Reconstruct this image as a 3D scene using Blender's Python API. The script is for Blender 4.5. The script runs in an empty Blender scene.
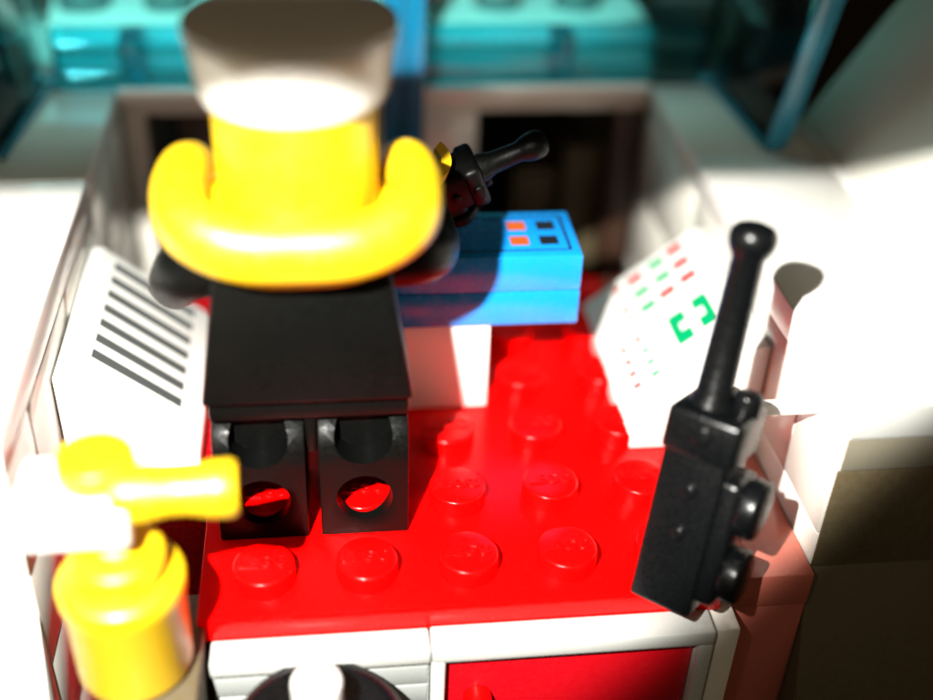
import bpy, bmesh, math, random
from mathutils import Vector, Matrix
random.seed(4)
# 1 Blender unit = 1 cm. Floor top of the toy cabin is z = 0.
SC = bpy.context.scene
COL = SC.collection
PI = math.pi

# ------------------------------------------------------------------ materials
def mat(name, color, rough=0.2, bump=0.02, scale=9.0, spec=0.5, coat=0.0, sss=0.0, dirt=0.06, scratches=0.0):
    m = bpy.data.materials.new(name); m.use_nodes = True
    nt = m.node_tree; N = nt.nodes; L = nt.links
    b = N['Principled BSDF']
    tc = N.new('ShaderNodeTexCoord')
    n1 = N.new('ShaderNodeTexNoise'); n1.inputs['Scale'].default_value = scale*.35; n1.inputs['Detail'].default_value = 6
    n2 = N.new('ShaderNodeTexNoise'); n2.inputs['Scale'].default_value = scale*3; n2.inputs['Detail'].default_value = 4
    L.new(tc.outputs['Object'], n1.inputs['Vector']); L.new(tc.outputs['Object'], n2.inputs['Vector'])
    mx = N.new('ShaderNodeMix'); mx.data_type = 'RGBA'
    mx.inputs[6].default_value = (*color, 1)
    mx.inputs[7].default_value = tuple(c*(1-dirt*2.2) for c in color)+(1,)
    L.new(n1.outputs['Fac'], mx.inputs[0]); L.new(mx.outputs[2], b.inputs['Base Color'])
    mr = N.new('ShaderNodeMapRange'); mr.inputs[1].default_value = .3; mr.inputs[2].default_value = .7
    mr.inputs[3].default_value = rough*.75; mr.inputs[4].default_value = min(1, rough*1.5)
    L.new(n2.outputs['Fac'], mr.inputs[0]); L.new(mr.outputs[0], b.inputs['Roughness'])
    bp = N.new('ShaderNodeBump'); bp.inputs['Strength'].default_value = bump; bp.inputs['Distance'].default_value = .05
    L.new(n1.outputs['Fac'], bp.inputs['Height'])
    last = bp
    if scratches > 0:
        mp = N.new('ShaderNodeMapping'); mp.inputs['Scale'].default_value = (3, 60, 3); mp.inputs['Rotation'].default_value = (0, 0, .25)
        n3 = N.new('ShaderNodeTexNoise'); n3.inputs['Scale'].default_value = 2.2; n3.inputs['Detail'].default_value = 3
        L.new(tc.outputs['Object'], mp.inputs['Vector']); L.new(mp.outputs[0], n3.inputs['Vector'])
        b2 = N.new('ShaderNodeBump'); b2.inputs['Strength'].default_value = scratches; b2.inputs['Distance'].default_value = .02
        L.new(n3.outputs['Fac'], b2.inputs['Height']); L.new(bp.outputs[0], b2.inputs['Normal']); last = b2
    L.new(last.outputs[0], b.inputs['Normal'])
    b.inputs['Specular IOR Level'].default_value = spec
    b.inputs['IOR'].default_value = 1.53
    b.inputs['Coat Weight'].default_value = coat
    if sss:
        b.inputs['Subsurface Weight'].default_value = sss
        b.inputs['Subsurface Scale'].default_value = .08
        b.inputs['Subsurface Radius'].default_value = (1, 1, 1)
    return m

def glass(name, color, rough=.04, ior=1.45, alpha=.0):
    m = bpy.data.materials.new(name); m.use_nodes = True
    nt = m.node_tree; N = nt.nodes; L = nt.links
    b = N['Principled BSDF']
    b.inputs['Base Color'].default_value = (*color, 1)
    b.inputs['Transmission Weight'].default_value = 1
    tr = N.new('ShaderNodeBsdfTransparent'); tr.inputs['Color'].default_value = (*color, 1)
    gl = N.new('ShaderNodeBsdfGlossy'); gl.inputs['Roughness'].default_value = rough
    fr = N.new('ShaderNodeFresnel'); fr.inputs['IOR'].default_value = ior
    m1 = N.new('ShaderNodeMixShader'); L.new(fr.outputs[0], m1.inputs[0]); L.new(tr.outputs[0], m1.inputs[1]); L.new(gl.outputs[0], m1.inputs[2])
    m2 = N.new('ShaderNodeMixShader'); m2.inputs[0].default_value = alpha
    L.new(m1.outputs[0], m2.inputs[1]); L.new(b.outputs[0], m2.inputs[2]); L.new(m2.outputs[0], N['Material Output'].inputs['Surface'])
    b.inputs['Roughness'].default_value = rough
    b.inputs['IOR'].default_value = ior
    tc = N.new('ShaderNodeTexCoord'); n = N.new('ShaderNodeTexNoise'); n.inputs['Scale'].default_value = 2.5
    bp = N.new('ShaderNodeBump'); bp.inputs['Strength'].default_value = .06; bp.inputs['Distance'].default_value = .1
    L.new(tc.outputs['Object'], n.inputs['Vector']); L.new(n.outputs['Fac'], bp.inputs['Height']); L.new(bp.outputs[0], b.inputs['Normal'])
    return m

M = dict(
    white=mat('white_plastic', (.80, .79, .75), .16, .03, 5, sss=.0, dirt=.03),
    wall=mat('white_brick_plastic', (.64, .62, .56), .13, .04, 4, dirt=.05),
    red=mat('red_plastic', (.93, .0008, .0008), .19, .05, 7, spec=.17, dirt=.05, scratches=.10),
    darkred=mat('deep_red_plastic', (.38, .002, .006), .25, .04, 7, dirt=.08),
    yellow=mat('yellow_plastic', (.68, .43, .004), .34, .02, 5, spec=.6, dirt=.03),
    black=mat('black_plastic', (.0022, .0025, .0022), .36, .02, 12, spec=.10, dirt=.1, scratches=.05),
    radio=mat('black_shiny_plastic', (.0022, .0026, .003), .25, .03, 12, spec=.25, dirt=.1),
    blue=mat('azure_plastic', (.005, .24, .70), .22, .03, 6, dirt=.04),
    ink=mat('black_ink', (.01, .012, .016), .4, 0, 5, spec=.06),
    grille=mat('grey_ink', (.07, .075, .075), .4, 0, 5, spec=.06),
    rose=mat('rose_plastic', (.45, .12, .085), .2, .03, 5, dirt=.1),  # reflection of the red floor put into the colour
    smoke=mat('smoke_grey_plastic', (.07, .085, .08), .25, .03, 5),  # unlit sides of the deck studs put into their colour
    post=mat('blue_post_plastic', (.003, .10, .19), .15, .03, 5),
    ribp=mat('blue_rib_plastic', (.02, .17, .25), .12, .03, 5),
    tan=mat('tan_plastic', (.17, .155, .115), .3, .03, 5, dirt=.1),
    board=mat('off_white_board', (.27, .285, .275), .25, .03, 5, dirt=.05),
    orange=mat('orange_ink', (.40, .075, .012), .6, 0, 5, spec=.06),
    redink=mat('red_ink', (.34, .002, .008), .6, 0, 5, spec=.06),
    green=mat('green_ink', (.0, .27, .095), .6, 0, 5, spec=.06),
    brown=mat('brown_plastic', (.05, .022, .013), .35, .04, 5, dirt=.2),
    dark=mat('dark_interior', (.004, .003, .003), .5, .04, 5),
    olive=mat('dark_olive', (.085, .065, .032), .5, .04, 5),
    grey=mat('light_grey_plastic', (.42, .43, .41), .25, .03, 5, dirt=.08),
    table=mat('dark_wood_table', (.03, .018, .008), .45, .2, 1.2, dirt=.3, scratches=.3),
    back=mat('black_backdrop', (.008, .005, .004), .9, 0, 1),
    teal=glass('teal_transparent', (.66, .97, .98)),
    tealside=glass('teal_side_transparent', (.60, .88, .88)),
    tealrim=glass('teal_rim_transparent', (.30, .86, .94), .05, alpha=.35),
    tealedge=glass('blue_transparent', (.05, .50, .74), .1, alpha=.5),
)

# ------------------------------------------------------------------ helpers
def link(o, parent=None, **kw):
    COL.objects.link(o)
    if parent is not None:
        o.parent = parent
        o.matrix_parent_inverse = Matrix.Translation(parent.location).inverted()
    for k, v in kw.items(): o[k] = v
    return o

def thing(name, label, cat, loc=(0, 0, 0), group=None):
    o = bpy.data.objects.new(name, None); COL.objects.link(o); o.location = loc
    o.empty_display_size = .2
    o['label'] = label; o['category'] = cat
    if group: o['group'] = group
    return o

def fin(bm, name, m, parent=None, bevel=0.0, seg=2, smooth=True, angle=35, **kw):
    bmesh.ops.remove_doubles(bm, verts=bm.verts, dist=1e-5)
    bmesh.ops.recalc_face_normals(bm, faces=bm.faces)
    if bevel > 0:
        es = [e for e in bm.edges if len(e.link_faces) == 2 and e.calc_face_angle(0) > math.radians(30)]
        bmesh.ops.bevel(bm, geom=es, offset=bevel, segments=seg, profile=.5, affect='EDGES', clamp_overlap=True)
    me = bpy.data.meshes.new(name); bm.to_mesh(me); bm.free()
    if smooth:
        for p in me.polygons: p.use_smooth = True
        me.set_sharp_from_angle(angle=math.radians(angle))
    me.materials.append(m)
    return link(bpy.data.objects.new(name, me), parent, **kw)

def B(): return bmesh.new()
def box(bm, x0, x1, y0, y1, z0, z1, Mx=None):
    v = [bm.verts.new(p) for p in ((x0,y0,z0),(x1,y0,z0),(x1,y1,z0),(x0,y1,z0),(x0,y0,z1),(x1,y0,z1),(x1,y1,z1),(x0,y1,z1))]
    for f in ((0,3,2,1),(4,5,6,7),(0,1,5,4),(1,2,6,5),(2,3,7,6),(3,0,4,7)): bm.faces.new([v[i] for i in f])
    if Mx is not None:
        for q in v: q.co = Mx @ q.co
    return v
def bbox(bm, x0, x1, y0, y1, z0, z1, r=.02, seg=2):
    """a box with its own bevel, so several can share one mesh"""
    t = bmesh.new(); box(t, x0, x1, y0, y1, z0, z1)
    bmesh.ops.bevel(t, geom=t.edges[:], offset=r, segments=seg, profile=.5, affect='EDGES', clamp_overlap=True)
    me = bpy.data.meshes.new('t'); t.to_mesh(me); t.free(); bm.from_mesh(me); bpy.data.meshes.remove(me)
def lathe(bm, prof, c=(0, 0, 0), seg=48, Mx=None):
    """prof: (radius, z) from bottom to top"""
    rings = []; c = Vector(c)
    for r, z in prof:
        if r < 1e-6: rings.append([bm.verts.new(c+Vector((0, 0, z)))])
        else: rings.append([bm.verts.new(c+Vector((r*math.cos(2*PI*k/seg), r*math.sin(2*PI*k/seg), z))) for k in range(seg)])
    for a, b in zip(rings, rings[1:]):
        for k in range(seg):
            k2 = (k+1) % seg
            if len(a) == 1 and len(b) == 1: continue
            if len(a) == 1: bm.faces.new((a[0], b[k2], b[k]))
            elif len(b) == 1: bm.faces.new((a[k], a[k2], b[0]))
            else: bm.faces.new((a[k], a[k2], b[k2], b[k]))
    if Mx is not None:
        for r in rings:
            for v in r: v.co = Mx @ v.co
def rprof(r, z0, z1, e=.03):
    p = [(0, z0)]
    for k in range(5): a = -PI/2+PI/2*k/4; p.append((r-e+e*math.cos(a), z0+e+e*math.sin(a)))
    for k in range(5): a = PI/2*k/4; p.append((r-e+e*math.cos(a), z1-e+e*math.sin(a)))
    return p+[(0, z1)]
def prism(bm, pts, d):
    """closed polygon of 3-D points extruded by vector d"""
    a = [bm.verts.new(p) for p in pts]; b = [bm.verts.new(Vector(p)+Vector(d)) for p in pts]
    n = len(a); bm.faces.new(a); bm.faces.new(b[::-1])
    for i in range(n): bm.faces.new((a[i], b[i], b[(i+1) % n], a[(i+1) % n]))
def axis_mx(p, q):
    """matrix whose z axis runs from p to q, origin p"""
    p = Vector(p); z = (Vector(q)-p).normalized()
    x = Vector((1, 0, 0)); x = (x-z*x.dot(z)).normalized(); y = z.cross(x)
    m = Matrix((x, y, z)).transposed().to_4x4(); m.translation = p
    return m
def catmull(P, n=8):
    P = [Vector(p) for p in P]; Q = [2*P[0]-P[1]]+P+[2*P[-1]-P[-2]]; out = []
    for i in range(1, len(Q)-2):
        a, b, c, d = Q[i-1:i+3]
        for k in range(n):
            t = k/n; out.append(.5*((2*b)+(c-a)*t+(2*a-5*b+4*c-d)*t*t+(3*b-a-3*c+d)*t**3))
    return out+[P[-1]]
def sweep(bm, path, rx, rz, seg=20, up=Vector((0, 0, 1)), cap=True):
    """rounded tube; rx sideways radius, rz radius along `up`; numbers or functions of t"""
    n = len(path); rings = []
    fx = rx if callable(rx) else (lambda t: rx); fz = rz if callable(rz) else (lambda t: rz)
    for i, p in enumerate(path):
        t = i/(n-1); d = (path[min(i+1, n-1)]-path[max(i-1, 0)]).normalized()
        s = d.cross(up).normalized(); u = s.cross(d).normalized()
        rings.append([bm.verts.new(p+s*fx(t)*math.cos(2*PI*k/seg)+u*fz(t)*math.sin(2*PI*k/seg)) for k in range(seg)])
    for a, b in zip(rings, rings[1:]):
        for k in range(seg): bm.faces.new((a[k], a[(k+1) % seg], b[(k+1) % seg], b[k]))
    if cap: bm.faces.new(rings[0][::-1]); bm.faces.new(rings[-1])
def boolean(o, cutters):
    for c in cutters:
        md = o.modifiers.new('cut', 'BOOLEAN'); md.object = c; md.operation = 'DIFFERENCE'; md.solver = 'EXACT'
    dg = bpy.context.evaluated_depsgraph_get(); dg.update()
    me = bpy.data.meshes.new_from_object(o.evaluated_get(dg))
    o.modifiers.clear(); old = o.data; o.data = me; me.name = old.name
    for p in me.polygons: p.use_smooth = True
    me.set_sharp_from_angle(angle=math.radians(30))
    for c in cutters: bpy.data.objects.remove(c)

# ------------------------------------------------------------------ setting
bm = B(); box(bm, -40, 50, -30, 60, -2.9, -2.61)
fin(bm, 'tabletop', M['table'], kind='structure', smooth=False)
bm = B(); box(bm, -60, 70, 22, 22.5, -2.6, 40)
fin(bm, 'backdrop', M['back'], kind='structure', smooth=False)

# ------------------------------------------------------------------ red floor
fl = thing('floor_plate', 'bright red studded plate the toy figure stands on', 'floor plate', (1.6, 2, 0))
bm = B(); bbox(bm, -.5, 3.6, -.4, 4.4, -.24, 0, .02)
fin(bm, 'plate', M['red'], fl)
def emboss():
    cu = bpy.data.curves.new('t', 'FONT'); cu.body = 'LEGO'; cu.size = .155; cu.extrude = .010; cu.bevel_depth = .003
    cu.align_x = 'CENTER'; cu.align_y = 'CENTER'; cu.offset = .002
    o = bpy.data.objects.new('t', cu); COL.objects.link(o)
    dg = bpy.context.evaluated_depsgraph_get(); dg.update()
    me = bpy.data.meshes.new_from_object(o.evaluated_get(dg)); bpy.data.objects.remove(o)
    return me
LET = emboss()
def stud(x, y, z, parent, m, r=.24, h=.17):
    bm = B(); p = [(0, -.01), (r, -.01), (r, h-.025)]
    for k in range(1, 5): a = PI/2*k/4; p.append((r-.025+.025*math.cos(a), h-.025+.025*math.sin(a)))
    p += [(r*.6, h+.0035), (0, h+.005)]
    lathe(bm, p, (0, 0, 0), 40)
    k = len(bm.verts); bm.from_mesh(LET); bm.verts.ensure_lookup_table()
    for v in bm.verts[k:]: v.co = Vector((v.co.x*r/.24, v.co.y*r/.24, v.co.z+h+.008))
    o = fin(bm, 'stud', m, None, angle=60)
    o.location = (x, y, z); o.parent = parent
    o.matrix_parent_inverse = Matrix.Translation(parent.location).inverted()
    return o
s0 = None
for j in range(6):
    for i in range(5):
        x, y = i*.8, j*.8
        if 2.0 < y < 2.8 and x < 2.0: continue
        if s0 is None: s0 = stud(x, y, 0, fl, M['red']); continue
        c = s0.copy(); COL.objects.link(c); c.location = (x, y, 0)

# ------------------------------------------------------------------ side walls
def side_wall(x0, x1, sgn, label, ysp):
    w = thing('side_wall', label, 'wall', ((x0+x1)/2, 2.5, -2.5), 'white side walls of the cabin')
    courses = [(-2.6, -1.65), (-1.645, -.685), (-.68, .275), (.28, 1.275)]
    bm = B(); ys = -.13
    for k, (z0, z1) in enumerate(courses):
        y = ys; first = True
        while y < 6.0:
            L = 1.6 if not (first and k % 2) else .8
            first = False
            y1 = min(y+L, 6.04)
            bbox(bm, x0, x1, y, y1-.006, z0, z1, .02); y = y1
    fin(bm, 'brickwork', M['wall'], w)
    bm = B(); bbox(bm, x0-.005 if sgn < 0 else x0-.012, x1+.012 if sgn < 0 else x1, ys-.01, ysp, 1.285, 1.6, .03)
    fin(bm, 'top_tile', M['white'], w)
    bm = B(); prism(bm, [(x0, -.136, -.05), (x0, -.30, -.62), (x0, -.56, -1.4), (x0, -.56, -2.6), (x0, -.136, -2.6)], (x1-x0, 0, 0)); fin(bm, 'lower_end', M['wall' if sgn < 0 else 'olive'], w, bevel=.02)  # right end in olive: its shade is put into the colour
    bm = B(); bbox(bm, x0, x1, ysp+.007, 6.04, 1.285, 1.598, .03)
    fin(bm, 'rear_tile', M['wall'], w)
    return w
side_wall(-5.2, -1.7, -1, 'glossy white wall left of the toy figure, behind the striped grey grille', 3.81)
rw = side_wall(4.4, 5.75, 1, 'white wall right of the toy figure with a black antenna in front of it', 4.15)
bm = B(); bbox(bm, 5.757, 9.0, -.14, 5.0, 1.2, 1.6, .03)
fin(bm, 'outer_tile', M['white'], rw)
bm = B(); bbox(bm, 4.43, 9.0, -.18, -.145, 1.285, 1.57, .01); fin(bm, 'end_panel', M['grey'], rw)  # wall end's fade into shade painted in steps, grey first
bm = B(); bbox(bm, 4.43, 9.0, -.17, -.145, .965, 1.27, .01); fin(bm, 'middle_panel', M['tan'], rw)  # second step of the painted shade, darker than the grey
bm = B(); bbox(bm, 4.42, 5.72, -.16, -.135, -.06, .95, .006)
fin(bm, 'lower_panel', M['olive'], rw)  # darkest step of the shade painted on the wall end

# flaring white slope on the right
fs = thing('flared_slope', 'tall white slanted hull piece rising at the upper right edge', 'hull piece', (6.3, 3, 1.6))
bm = B(); prism(bm, [(5.87, 5.0, 1.605), (9.0, 5.0, 1.605), (9.5, 5.0, 5.0), (7.88, 5.0, 5.0)], (0, -5.1, 0))
fin(bm, 'slope_body', M['wall'], fs, bevel=.03)

# ------------------------------------------------------------------ rear wall with door openings
rr = thing('rear_wall', 'white door header and post behind the figure, under the teal windscreen', 'wall', (1.4, 6.2, -1.5))
bm = B(); bbox(bm, -1.7, 4.4, 6.05, 6.5, 1.285, 1.6, .02); fin(bm, 'header', M['wall'], rr)
bm = B(); bbox(bm, 1.2, 2.38, 6.06, 6.45, -1.4, 1.28, .02); fin(bm, 'post', M['wall'], rr)
bm = B(); bbox(bm, -1.69, -1.46, 6.06, 6.45, -1.4, 1.28, .02); fin(bm, 'jamb', M['wall'], rr)
bm = B(); bbox(bm, 4.05, 4.38, 6.06, 6.45, -1.4, 1.28, .02); fin(bm, 'jamb', M['brown'], rr)
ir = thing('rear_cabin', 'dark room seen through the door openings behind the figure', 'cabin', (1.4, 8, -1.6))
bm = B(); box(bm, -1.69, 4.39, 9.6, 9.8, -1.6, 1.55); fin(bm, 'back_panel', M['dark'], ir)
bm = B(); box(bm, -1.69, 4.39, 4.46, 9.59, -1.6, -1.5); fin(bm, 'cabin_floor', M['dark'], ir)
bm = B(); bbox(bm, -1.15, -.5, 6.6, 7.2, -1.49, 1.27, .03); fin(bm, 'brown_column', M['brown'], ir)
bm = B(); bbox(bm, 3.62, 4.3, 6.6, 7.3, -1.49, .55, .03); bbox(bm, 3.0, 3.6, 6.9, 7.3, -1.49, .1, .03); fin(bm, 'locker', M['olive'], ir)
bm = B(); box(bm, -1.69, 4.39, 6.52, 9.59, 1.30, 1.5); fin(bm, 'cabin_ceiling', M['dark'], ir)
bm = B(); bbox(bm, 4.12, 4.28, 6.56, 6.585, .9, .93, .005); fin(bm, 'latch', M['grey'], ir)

# ------------------------------------------------------------------ studded deck behind the windscreen
dk = thing('upper_deck', 'white studded plate seen through the teal windscreen', 'deck plate', (1.2, 8, 2.1))
bm = B(); bbox(bm, -7, 4.5, 6.62, 12.0, 1.61, 2.12, .02); fin(bm, 'plate', M['wall'], dk)
d0 = None
for j in range(4):
    for i in range(12):
        x, y = 2.74+.98*(i-9), 7.35+j*.98
        if x > 4.2: continue
        if d0 is None: d0 = stud(x, y, 2.12, dk, M['smoke'], .30, .22); d0.location = (x, y, 2.12); continue
        c = d0.copy(); COL.objects.link(c); c.location = (x, y, 2.12)

# ------------------------------------------------------------------ windscreen
ws = thing('windscreen', 'transparent teal windscreen wrapping round the top of the cabin', 'windscreen', (1.3, 6.2, 1.6))
bm = B(); bbox(bm, -2.35, 5.05, 6.02, 6.42, 1.607, 2.02, .05, 3); fin(bm, 'rim', M['tealrim'], ws)
bm = B(); bbox(bm, -2.35, 5.05, 6.1, 6.25, 2.025, 2.28, .05, 3); fin(bm, 'lower_lip', M['tealrim'], ws)
bm = B(); box(bm, -2.75, 5.3, 6.47, 6.57, 1.7, 4.4); fin(bm, 'front_pane', M['teal'], ws, bevel=.02)
bm = B(); prism(bm, [(5.10, 6.45, 1.61), (5.22, 4.30, 1.61), (5.50, 4.10, 4.0), (5.35, 6.45, 4.2)], (.12, .01, 0)); fin(bm, 'side_pane', M['tealside'], ws, bevel=.02)
bm = B(); prism(bm, [(5.16, 4.13, 1.61), (5.40, 4.16, 1.61), (5.72, 3.95, 4.0), (5.44, 3.92, 4.0)], (0, .10, 0)); fin(bm, 'edge_rib', M['ribp'], ws, bevel=.02)
bm = B(); prism(bm, [(5.05, 6.4, 1.61), (5.15, 4.24, 1.61), (5.21, 4.24, 1.61), (5.11, 6.4, 1.61)], (0, 0, .07)); fin(bm, 'lower_edge', M['ribp'], ws, bevel=.01)
bm = B(); prism(bm, [(-2.36, 6.4, 1.61), (-2.52, 4.24, 1.61), (-2.58, 4.24, 1.61), (-2.42, 6.4, 1.61)], (0, 0, .07)); fin(bm, 'lower_edge', M['ribp'], ws, bevel=.01)
bm = B(); prism(bm, [(-2.40, 6.45, 1.61), (-2.63, 4.2, 1.61), (-2.92, 4.0, 4.0), (-2.65, 6.45, 4.2)], (-.12, .01, 0)); fin(bm, 'side_pane', M['tealside'], ws, bevel=.02)
bm = B(); prism(bm, [(-2.60, 4.03, 1.61), (-2.88, 4.06, 1.61), (-3.2, 3.85, 4.0), (-2.92, 3.82, 4.0)], (0, .14, 0)); fin(bm, 'edge_rib', M['ribp'], ws, bevel=.03)
for x in (-1.62, 1.0, 3.2):
    bm = B(); bbox(bm, x, x+.26, 6.0, 6.4, 1.68, 2.2, .04); fin(bm, 'rib', M['tealrim'], ws)
ps = thing('blue_post', 'upright transparent blue bar behind the hat of the toy figure', 'post', (1.5, 5.85, .8))
bm = B(); bbox(bm, 1.50, 1.72, 5.74, 5.95, .95, 4.2, .03); fin(bm, 'rib', M['post'], ps)
bm = B(); bbox(bm, 1.24, 1.495, 5.8, 5.9, .95, 4.2, .03); fin(bm, 'flange', M['post'], ps)

# ------------------------------------------------------------------ blue console
cs = thing('console', 'blue console with orange and black buttons on a white block', 'console', (1.6, 2.4, 0))
bm = B(); bbox(bm, .4, 2.02, 2.08, 2.8, .002, .945, .02); fin(bm, 'support_block', M['white'], cs)
bm = B(); bbox(bm, .4, 2.8, 2.03, 2.86, .95, 1.295, .02); fin(bm, 'lower_plate', M['blue'], cs)
bm = B(); bbox(bm, .4, 2.8, 2.03, 2.86, 1.30, 1.66, .025); top = fin(bm, 'top_tile', M['blue'], cs)
for cx, cy, m in ((2.28, 2.58, 'orange'), (2.27, 2.31, 'orange'), (2.545, 2.58, 'ink'), (2.535, 2.31, 'ink')):
    bm = B(); box(bm, cx-.082, cx+.082, cy-.075, cy+.075, 1.655, 1.664); fin(bm, 'button', M[m], top, smooth=False)
bm = B()
for a in ((2.69, 2.715, 2.15, 2.74), (1.3, 2.715, 2.13, 2.147), (1.3, 2.715, 2.743, 2.76)): box(bm, *a, 1.655, 1.6635)
fin(bm, 'outline', M['ink'], top, smooth=False)

# ------------------------------------------------------------------ slope panels
def slope(name, label, xl, xh, y0, y1, zl, zh, xb):
    t = thing(name, label, 'control panel', ((xl+xh)/2, (y0+y1)/2, 0), 'sloping panels beside the figure')
    bm = B(); prism(bm, [(xl, y0, .003), (xl, y0, zl), (xh, y0, zh), (xb, y0, zh), (xb, y0, .003)], (0, y1-y0, 0))
    fin(bm, 'slope_body', M['white'], t, bevel=.025)
    o = Vector((xl, y1, zl)); U = (Vector((xh, y1, zh))-o); V = Vector((0, y0-y1, 0))
    n = U.cross(V).normalized()
    if n.z < 0: n = -n
    def q(bm, u, v, du, dv, lift=.004):   # u: up the slope 0..1, v: towards the viewer 0..1
        P = [o+U*(u-du)+V*(v-dv), o+U*(u+du)+V*(v-dv), o+U*(u+du)+V*(v+dv), o+U*(u-du)+V*(v+dv)]
        prism(bm, [p-n*.006 for p in P], n*(.006+lift))
    return t, q
rp, q = slope('control_panel', 'white sloping panel printed with small red and green indicator marks', 3.22, 4.28, 1.36, 3.52, .20, 1.075, 4.39)
def marks(pts, du, dv, name, m):
    for u, v in pts:
        bm = B(); q(bm, u, v, du, dv); fin(bm, name, m, rp, smooth=False)
marks([(.806, .065), (.806, .187), (.806, .308), (.625, .318), (.447, .082)], .064, .027, 'red_mark', M['redink'])
marks([(.64, .078), (.642, .198), (.456, .204), (.458, .327)], .064, .027, 'green_mark', M['green'])
marks([(.291, .078), (.293, .256), (.293, .498), (.166, .507), (.166, .60), (.166, .686), (.166, .772)], .032, .017, 'red_mark', M['redink'])
marks([(.312, .332), (.313, .595), (.315, .683), (.315, .769)], .032, .017, 'green_mark', M['green'])
def bracket(pieces):
    bm = B()
    for u, v, du, dv, lift in pieces: q(bm, u, v, du, dv, lift)
    fin(bm, 'green_symbol', M['green'], rp, smooth=False)
bracket([(.795, .512, .060, .040, .004), (.798, .652, .060, .040, .0046), (.83, .58, .030, .07, .0034)])
bracket([(.60, .530, .065, .040, .004), (.605, .664, .065, .040, .0046), (.568, .595, .032, .07, .0034)])
lp, q = slope('grille_panel', 'white sloping block printed with parallel dark grille stripes', -.58, -1.58, 1.36, 3.52, .18, 1.03, -1.69)
lp['category'] = 'grille'
bm = B()
for k in range(7): q(bm, .53, .088+.1125*k, .345, .029)
fin(bm, 'stripes', M['grille'], lp, smooth=False)

# ------------------------------------------------------------------ toy figure
fg = thing('toy_figure', 'toy figure seen from behind in black clothes, yellow life jacket and white hat', 'toy figure', (.4, .8, 0))
CX = .4
def leg(cx):
    bm = B(); w = .355
    prof = [(.44, .004), (.44, .72)]
    for k in range(9): a = PI-PI*k/8*.98; prof.append((.80+.36*math.cos(a), .80+.36*math.sin(a)))
    prof += [(1.16, .45), (1.3, .42), (1.3, .004)]
    prism(bm, [(cx-w, y, z) for y, z in prof], (2*w, 0, 0))
    o = fin(bm, 'leg', M['black'], fg, bevel=.018)
    cut = []
    bm = B(); lathe(bm, [(0, -.1), (.285, -.1), (.285, .56), (0, .56)], (cx, .8, 0), 40); cut.append(fin(bm, 'c', M['black'], smooth=False))
    bm = B(); lathe(bm, [(0, -.2), (.225, -.2), (.225, .5), (0, .5)], (0, 0, 0), 40, Matrix.Translation((cx, .45, .40)) @ Matrix.Rotation(-PI/2, 4, 'X')); cut.append(fin(bm, 'c', M['black'], smooth=False))
    bm = B(); lathe(bm, [(0, -.2), (.23, -.2), (.23, .22), (0, .22)], (0, 0, 0), 40, Matrix.Translation((cx, .45, .98)) @ Matrix.Rotation(-PI/2, 4, 'X')); cut.append(fin(bm, 'c', M['black'], smooth=False))
    o.data.materials.clear(); o.data.materials.append(M['black'])
    boolean(o, cut)
    o.data.materials.clear(); o.data.materials.append(M['black'])
    return o
leg(-.005); leg(.805)
bm = B(); bbox(bm, CX-.76, CX+.76, .50, 1.12, 1.17, 1.365, .03); bbox(bm, CX-.045, CX+.045, .55, 1.1, .80, 1.2, .02)
fin(bm, 'hips', M['black'], fg)
bm = B()
z0, z1 = 1.37, 2.62
prism(bm, [(CX-.79, .42, z0), (CX+.79, .42, z0), (CX+.60, .47, z1), (CX-.60, .47, z1)], (0, .72, 0))
to = fin(bm, 'torso', M['black'], fg, bevel=.04, seg=3)
bm = B(); lathe(bm, rprof(.30, 2.6, 2.85, .03), (CX, .8, 0)); fin(bm, 'neck', M['yellow'], fg)
bm = B(); lathe(bm, rprof(.55, 2.80, 3.76, .08), (CX, .8, 0), 64); fin(bm, 'head', M['yellow'], fg)
def arm(side, pts, hand_to):
    path = catmull(pts, 7)
    bm = B(); sweep(bm, path, lambda t: .22-.05*t, lambda t: .25-.07*t, 24)
    a = fin(bm, 'arm', M['black'], fg, bevel=.03)
    bm = B(); p = Vector(pts[-1]); h = Vector(hand_to); d = (h-p).normalized()
    lathe(bm, rprof(.12, -.05, .18, .02), (0, 0, 0), 28, axis_mx(p, h))
    m = axis_mx(p+d*.33, p+d*.33+d.cross(Vector((1, .2, 0))).normalized())
    n = 26; ro, ri, hh = .21, .125, .15
    for k in range(n):        # open C-shaped grip
        a0 = PI*.5-2.5+5.0*k/n; a1 = PI*.5-2.5+5.0*(k+1)/n
        P = [Vector((r*math.cos(a), r*math.sin(a), z)) for a in (a0, a1) for r in (ri, ro) for z in (-hh, hh)]
        vs = [bm.verts.new(m @ v) for v in P]
        for f in ((0,1,3,2),(4,6,7,5),(0,4,5,1),(2,3,7,6),(0,2,6,4),(1,5,7,3)):
            bm.faces.new([vs[i] for i in f])
    fin(bm, 'hand', M['yellow'], a)
arm(-1, [(CX-.58, .80, 2.42), (CX-.84, .86, 2.30), (CX-.98, 1.12, 2.05), (CX-1.0, 1.4, 1.85)], (CX-.98, 1.7, 1.75))
arm(1, [(CX+.58, .80, 2.42), (CX+.88, .92, 2.36), (CX+1.02, 1.3, 2.22), (CX+.98, 1.92, 2.26)], (CX+1.0, 2.3, 2.52))
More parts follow.
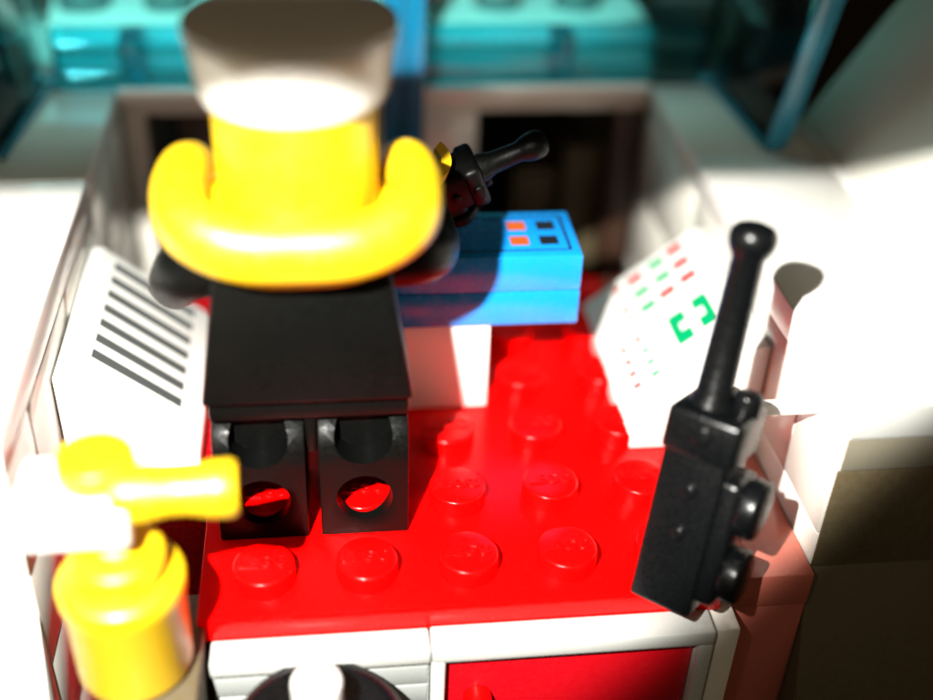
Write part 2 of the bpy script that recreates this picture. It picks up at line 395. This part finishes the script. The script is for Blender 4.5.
# life jacket
jk = B()
up = [(-.34, 1.25, 2.90), (-.39, 1.0, 2.99), (-.41, .72, 2.97), (-.33, .42, 2.90), (-.02, .25, 2.82), (.4, .23, 2.80),
      (.82, .25, 2.82), (1.13, .42, 2.90), (1.21, .72, 2.97), (1.19, 1.0, 2.99), (1.14, 1.25, 2.90)]
path = catmull(up, 8)
def fat(t): e = min(t, 1-t); return .195*min(1, .45+math.sqrt(max(e, 0))*3)
sweep(jk, path, lambda t: fat(t)*1.0, lambda t: fat(t)*1.18, 28)
jko = fin(jk, 'life_jacket', M['yellow'], fg, angle=60)
bm = B()      # inner lining of the collar and chest panels
inner = catmull([(CX+(x-CX)*.78, .8+(y-.8)*.72+.02, z-.20) for x, y, z in up], 8)
sweep(bm, inner, .20, .16, 24)
fin(bm, 'collar_lining', M['yellow'], jko, angle=60)
bm = B(); bbox(bm, CX-.55, CX+.55, 1.17, 1.42, 1.75, 2.95, .08, 3); fin(bm, 'chest_panel', M['yellow'], jko)
# hat
bm = B()
lathe(bm, [(.50, 3.74), (.56, 3.70), (.615, 3.71), (.635, 3.75), (.645, 3.82), (.675, 4.05), (.695, 4.09), (.70, 4.14), (.69, 4.185), (.66, 4.20), (.40, 4.215), (0, 4.22)], (CX, .8, 0), 72)
hat = fin(bm, 'hat', M['white'], fg, angle=50)
bm = B(); bm2 = [(CX+.60*math.cos(a), .8+.60*math.sin(a), 3.58) for a in [PI*(.2+.6*k/16) for k in range(17)]]
out = [(CX+.86*math.cos(a), .8+.86*math.sin(a), 3.50) for a in [PI*(.8-.6*k/16) for k in range(17)]]
prism(bm, bm2+out, (0, 0, .05)); fin(bm, 'visor', M['black'], hat)

# ------------------------------------------------------------------ walkie-talkies
def radio(label, p0, p1, size=1.0, twist=0.0, mt='radio'):
    """p0 foot, p1 antenna tip"""
    t = thing('walkie_talkie', label, 'walkie talkie', p0, 'black toy walkie talkies')
    L = (Vector(p1)-Vector(p0)).length; m = axis_mx(p0, p1) @ Matrix.Rotation(twist, 4, 'Z')
    def F(bm, name, par=t, **k):
        bm.transform(m); return fin(bm, name, M[mt], par, **k)
    hb = L*.525; w = .25*size; d = .255*size
    bm = B(); bbox(bm, -w, w, -d, d, 0, hb, .035, 3); bbox(bm, -w*1.1, w*1.2, -d*1.12, d*1.2, hb*.80, hb*1.03, .05, 3)
    bbox(bm, w*.75, w*1.55, -d*.8, d*.8, hb*.08, hb*.74, .06, 3)
    body = F(bm, 'body')
    bm = B(); lathe(bm, [(0, hb), (.18*size, hb), (.17*size, hb+.06), (.135*size, hb+.14), (.12*size, L-.26), (.145*size, L-.22), (.17*size, L-.16), (.175*size, L-.11), (.165*size, L-.06), (.13*size, L-.02), (.07*size, L), (0, L+.004)], (-w*.2, 0, 0), 32)
    F(bm, 'antenna', angle=50)
    bm = B(); lathe(bm, rprof(.11*size, hb*1.0, hb*1.12, .03), (w*.75, d*.3, 0), 28); F(bm, 'dial', body, angle=50)
    for z, rr_ in ((hb*.60, .235), (hb*.24, .22)):
        bm = B(); lathe(bm, rprof(rr_*size, 0, .16*size, .04), (0, 0, 0), 32, Matrix.Translation((w*1.48, 0, z)) @ Matrix.Rotation(PI/2, 4, 'Y'))
        F(bm, 'knob', body, angle=50)
    for z, rr_ in ((hb*.93, .075), (hb*.64, .055), (hb*.42, .05)):
        bm = B(); lathe(bm, rprof(rr_*size, 0, .045*size, .015), (0, 0, 0), 24, Matrix.Translation((w*.1, -d*(1.10 if z > hb*.8 else .98), z)) @ Matrix.Rotation(PI/2, 4, 'X'))
        F(bm, 'button', body)
    return t
radio('large blurred black walkie talkie leaning upright against the right wall', (3.15, -.42, .01), (3.60, .26, 2.90), 1.0, -.70)
radio('small black walkie talkie held in the hand of the toy figure', (1.22, 2.25, 2.08), (2.46, 2.34, 2.58), .72, .4, 'black')
cl = thing('wall_clip', 'small white clip on the right wall holding the walkie talkie', 'clip', (4.0, .25, 1.3))
bm = B(); bbox(bm, 3.72, 4.385, .30, .40, 1.16, 1.26, .02); fin(bm, 'bracket', M['white'], cl)
bm = B(); bbox(bm, 3.62, 3.74, .06, .42, 1.1, 1.40, .04); fin(bm, 'jaw', M['white'], cl)

# ------------------------------------------------------------------ extinguisher
ex = thing('fire_extinguisher', 'yellow cylinder with a yellow nozzle and white valve block, at the lower left', 'fire extinguisher', (0, 0, 0))
ec = (-.99, -.35, 0)
bm = B(); lathe(bm, [(0, -.50), (.34, -.50), (.405, -.47), (.43, -.40), (.435, .30), (.455, .34), (.46, .46), (.44, .50), (.37, .52), (0, .52)], ec, 56); fin(bm, 'cylinder', M['yellow'], ex, angle=50)
bm = B(); lathe(bm, rprof(.345, .50, .76, .08), ec, 48); fin(bm, 'shoulder', M['yellow'], ex, angle=60)
bm = B(); lathe(bm, rprof(.12, .7, 1.0, .03), ec, 28); fin(bm, 'neck', M['grey'], ex)
bm = B(); bbox(bm, -1.60, -.82, -.62, .05, .98, 1.30, .05, 3); vb = fin(bm, 'valve_block', M['white'], ex)
bm = B(); lathe(bm, rprof(.27, 1.28, 1.50, .05), (-1.06, -.20, 0), 40); fin(bm, 'valve_cap', M['yellow'], vb, angle=60)
bm = B(); lathe(bm, [(0, 0), (.19, 0), (.205, .04), (.20, .2), (.165, .38), (.165, .5), (.20, .68), (.205, .80), (.185, .84), (.12, .84), (.11, .70), (0, .70)], (0, 0, 0), 40, axis_mx((-.94, -.38, 1.27), (-.08, -.36, 1.27)))
fin(bm, 'nozzle', M['yellow'], ex, angle=50)
S_ = Matrix.Translation((-.895, -.72, -.18)) @ Matrix.Scale(.94, 4) @ Matrix.Translation((.99, .35, .62))
for o in bpy.data.objects:
    if o.parent is ex or (o.parent and o.parent.parent is ex): o.data.transform(S_)
lg = thing('ledge', 'dull brownish ledge block under the yellow fire extinguisher', 'ledge', (-1, -.6, -.5))
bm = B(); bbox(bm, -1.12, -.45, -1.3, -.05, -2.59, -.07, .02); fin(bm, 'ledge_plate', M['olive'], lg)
sp = thing('base_slab', 'dark red slab under the grille panel, left of the red plate', 'slab', (-1, 2.4, -.3))
bm = B(); bbox(bm, -1.69, -.51, .9, 4.4, -2.59, -.002, .02); fin(bm, 'slab_plate', M['darkred'], sp)
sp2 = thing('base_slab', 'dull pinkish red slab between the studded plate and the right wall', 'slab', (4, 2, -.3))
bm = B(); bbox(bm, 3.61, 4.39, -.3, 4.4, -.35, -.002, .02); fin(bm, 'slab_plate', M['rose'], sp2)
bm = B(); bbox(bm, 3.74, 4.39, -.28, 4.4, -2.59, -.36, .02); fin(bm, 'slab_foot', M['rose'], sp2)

# ------------------------------------------------------------------ front cabinet
dr = thing('drawer_front', 'white ribbed drawer front below the red plate, left of the red door', 'drawer', (.4, -.42, -1.5))
bm = B(); bbox(bm, -.40, 1.25, -.60, -.405, -2.59, -.30, .012); 
for k in range(8): bbox(bm, -.385, 1.235, -.615, -.58, -.62-.22*k, -.425-.22*k, .010)
fin(bm, 'front_board', M['board'], dr)
bm = B(); bbox(bm, -.41, 1.255, -.66, -.40, -.355, -.215, .025); fin(bm, 'top_rail', M['grey'], dr)
lv = thing('lever', 'white round knob on a black disc in front of the white drawer', 'lever', (.4, -1.2, -2.6))
bm = B(); lathe(bm, [(0, -2.6), (.3, -2.6), (.3, -.46), (.0, -.46)], (.4, -1.2, 0), 32); fin(bm, 'pedestal', M['radio'], lv, angle=50)
bm = B(); lathe(bm, [(0, -.45), (.50, -.45), (.60, -.40), (.63, -.33), (.60, -.28), (.52, -.27), (.40, -.31), (0, -.32)], (.4, -1.2, 0), 56); fin(bm, 'disc', M['radio'], lv, angle=60)
bm = B(); lathe(bm, rprof(.175, -.31, .24, .06), (.4, -1.2, 0), 40); fin(bm, 'knob', M['white'], lv, angle=60)
cb = thing('cupboard', 'white framed cupboard with a dark red door and round red knob', 'cupboard', (2.4, -.42, -1.5))
bm = B(); bbox(bm, 1.26, 3.5, -.66, -.40, -.355, -.205, .025); bbox(bm, 1.26, 1.37, -.655, -.41, -2.59, -.357, .02); bbox(bm, 3.38, 3.5, -.655, -.41, -2.59, -.357, .02)
fin(bm, 'frame', M['grey'], cb)
bm = B(); bbox(bm, 1.375, 3.375, -.56, -.42, -2.59, -.36, .012); do = fin(bm, 'door', M['darkred'], cb)
bm = B(); lathe(bm, rprof(.115, -.02, .2, .04), (0, 0, 0), 32, Matrix.Translation((1.64, -.56, -.86)) @ Matrix.Rotation(PI/2, 4, 'X')); fin(bm, 'knob', M['red'], do)
sc = thing('side_column', 'narrow white upright beside the cupboard below the walkie talkie', 'column', (3.7, -.4, -1.6))
bm = B(); bbox(bm, 3.53, 3.72, -.6, -.31, -2.59, -.25, .02); fin(bm, 'column_block', M['wall'], sc)

# ------------------------------------------------------------------ light
LP = Vector((-1.75, -6.55, 8.6))
ld = bpy.data.lights.new('flash_lamp', 'POINT'); ld.energy = 1; ld.shadow_soft_size = .14
lo = bpy.data.objects.new('flash_lamp', ld); COL.objects.link(lo); lo.location = LP
ld.use_nodes = True
nt = ld.node_tree; N = nt.nodes; L = nt.links
em = N['Emission']
tc = N.new('ShaderNodeTexCoord'); sx = N.new('ShaderNodeSeparateXYZ'); L.new(tc.outputs['Normal'], sx.inputs[0])
def mth(op, a, b=None):
    n = N.new('ShaderNodeMath'); n.operation = op
    for i, v in enumerate((a, b)):
        if v is None: continue
        if isinstance(v, (int, float)): n.inputs[i].default_value = v
        else: L.new(v, n.inputs[i])
    return n.outputs[0]
def step(v, a, b, lo_, hi_):
    n = N.new('ShaderNodeMapRange'); n.interpolation_type = 'SMOOTHSTEP'
    L.new(v, n.inputs[0]); n.inputs[1].default_value = a; n.inputs[2].default_value = b; n.inputs[3].default_value = lo_; n.inputs[4].default_value = hi_
    return n.outputs[0]
a = mth('MULTIPLY', mth('DIVIDE', sx.outputs[0], sx.outputs[2]), -1)
b = mth('MULTIPLY', mth('DIVIDE', sx.outputs[1], sx.outputs[2]), -1)
notch = mth('MULTIPLY', mth('MULTIPLY', step(a, .12, .3, 0, 1), step(a, .68, .8, 1, 0)), .016)  # dip added to the mask, lowers the shade edge on the hat
top_cut = step(mth('ADD', b, notch), 1.448, 1.460, 1, 0)          # upper shade edge, masked into the lamp's beam
above = mth('MULTIPLY', step(b, 1.79, 1.87, 0, 1.35), step(a, 1.12, 1.28, 1, 0))             # extra light added above that edge for deck and windscreen
low = mth('SUBTRACT', b, mth('MULTIPLY', a, .56))
right_cut = step(low, .335, .395, .012, 1)       # shade towards the lower right, masked into the beam
k = mth('MULTIPLY', mth('ADD', top_cut, above), right_cut)
FLASH = 27000
L.new(mth('MULTIPLY', k, FLASH), em.inputs['Strength'])
em.inputs['Color'].default_value = (1, .97, .90, 1)

# ------------------------------------------------------------------ world
w = bpy.data.worlds.new('World'); SC.world = w; w.use_nodes = True
bg = w.node_tree.nodes['Background']; bg.inputs['Color'].default_value = (1, .74, .45, 1)
wt = w.node_tree; tcw = wt.nodes.new('ShaderNodeTexCoord'); sw = wt.nodes.new('ShaderNodeSeparateXYZ'); mw = wt.nodes.new('ShaderNodeMapRange')
wt.links.new(tcw.outputs['Generated'], sw.inputs[0]); wt.links.new(sw.outputs[1], mw.inputs[0]); wt.links.new(mw.outputs[0], bg.inputs['Strength'])
mw.inputs[1].default_value = -1; mw.inputs[2].default_value = .2; mw.inputs[3].default_value = .22; mw.inputs[4].default_value = .06

# ------------------------------------------------------------------ camera
def cam_axes(p, y, r):
    cp, sp, cy, sy, cr, sr = math.cos(p), math.sin(p), math.cos(y), math.sin(y), math.cos(r), math.sin(r)
    f = Vector((sy*cp, cy*cp, -sp)); rt = Vector((cy, -sy, 0)); u = rt.cross(f)
    return cr*rt+sr*u, -sr*rt+cr*u, f
rt, u, f = cam_axes(.604364818, .139286094, .0433352329)
cd = bpy.data.cameras.new('Camera'); co = bpy.data.objects.new('Camera', cd); COL.objects.link(co)
m = Matrix((rt, u, -f)).transposed().to_4x4(); m.translation = Vector((.6009, -6.5248, 6.6617)); co.matrix_world = m
cd.sensor_width = 36; cd.lens = 36*1153.26/933
cd.clip_start = .05; cd.clip_end = 200
cd.dof.use_dof = True; cd.dof.focus_distance = 9.4
cd.dof.aperture_fstop = cd.lens/1000/.44
SC.camera = co
SC.view_settings.view_transform = 'Standard'; SC.view_settings.look = 'None'; SC.view_settings.exposure = 0; SC.view_settings.gamma = 1
SC.cycles.max_bounces = 10; SC.cycles.transmission_bounces = 10; SC.cycles.caustics_refractive = True
SC.cycles.sample_clamp_indirect = 6; SC.cycles.use_denoising = True
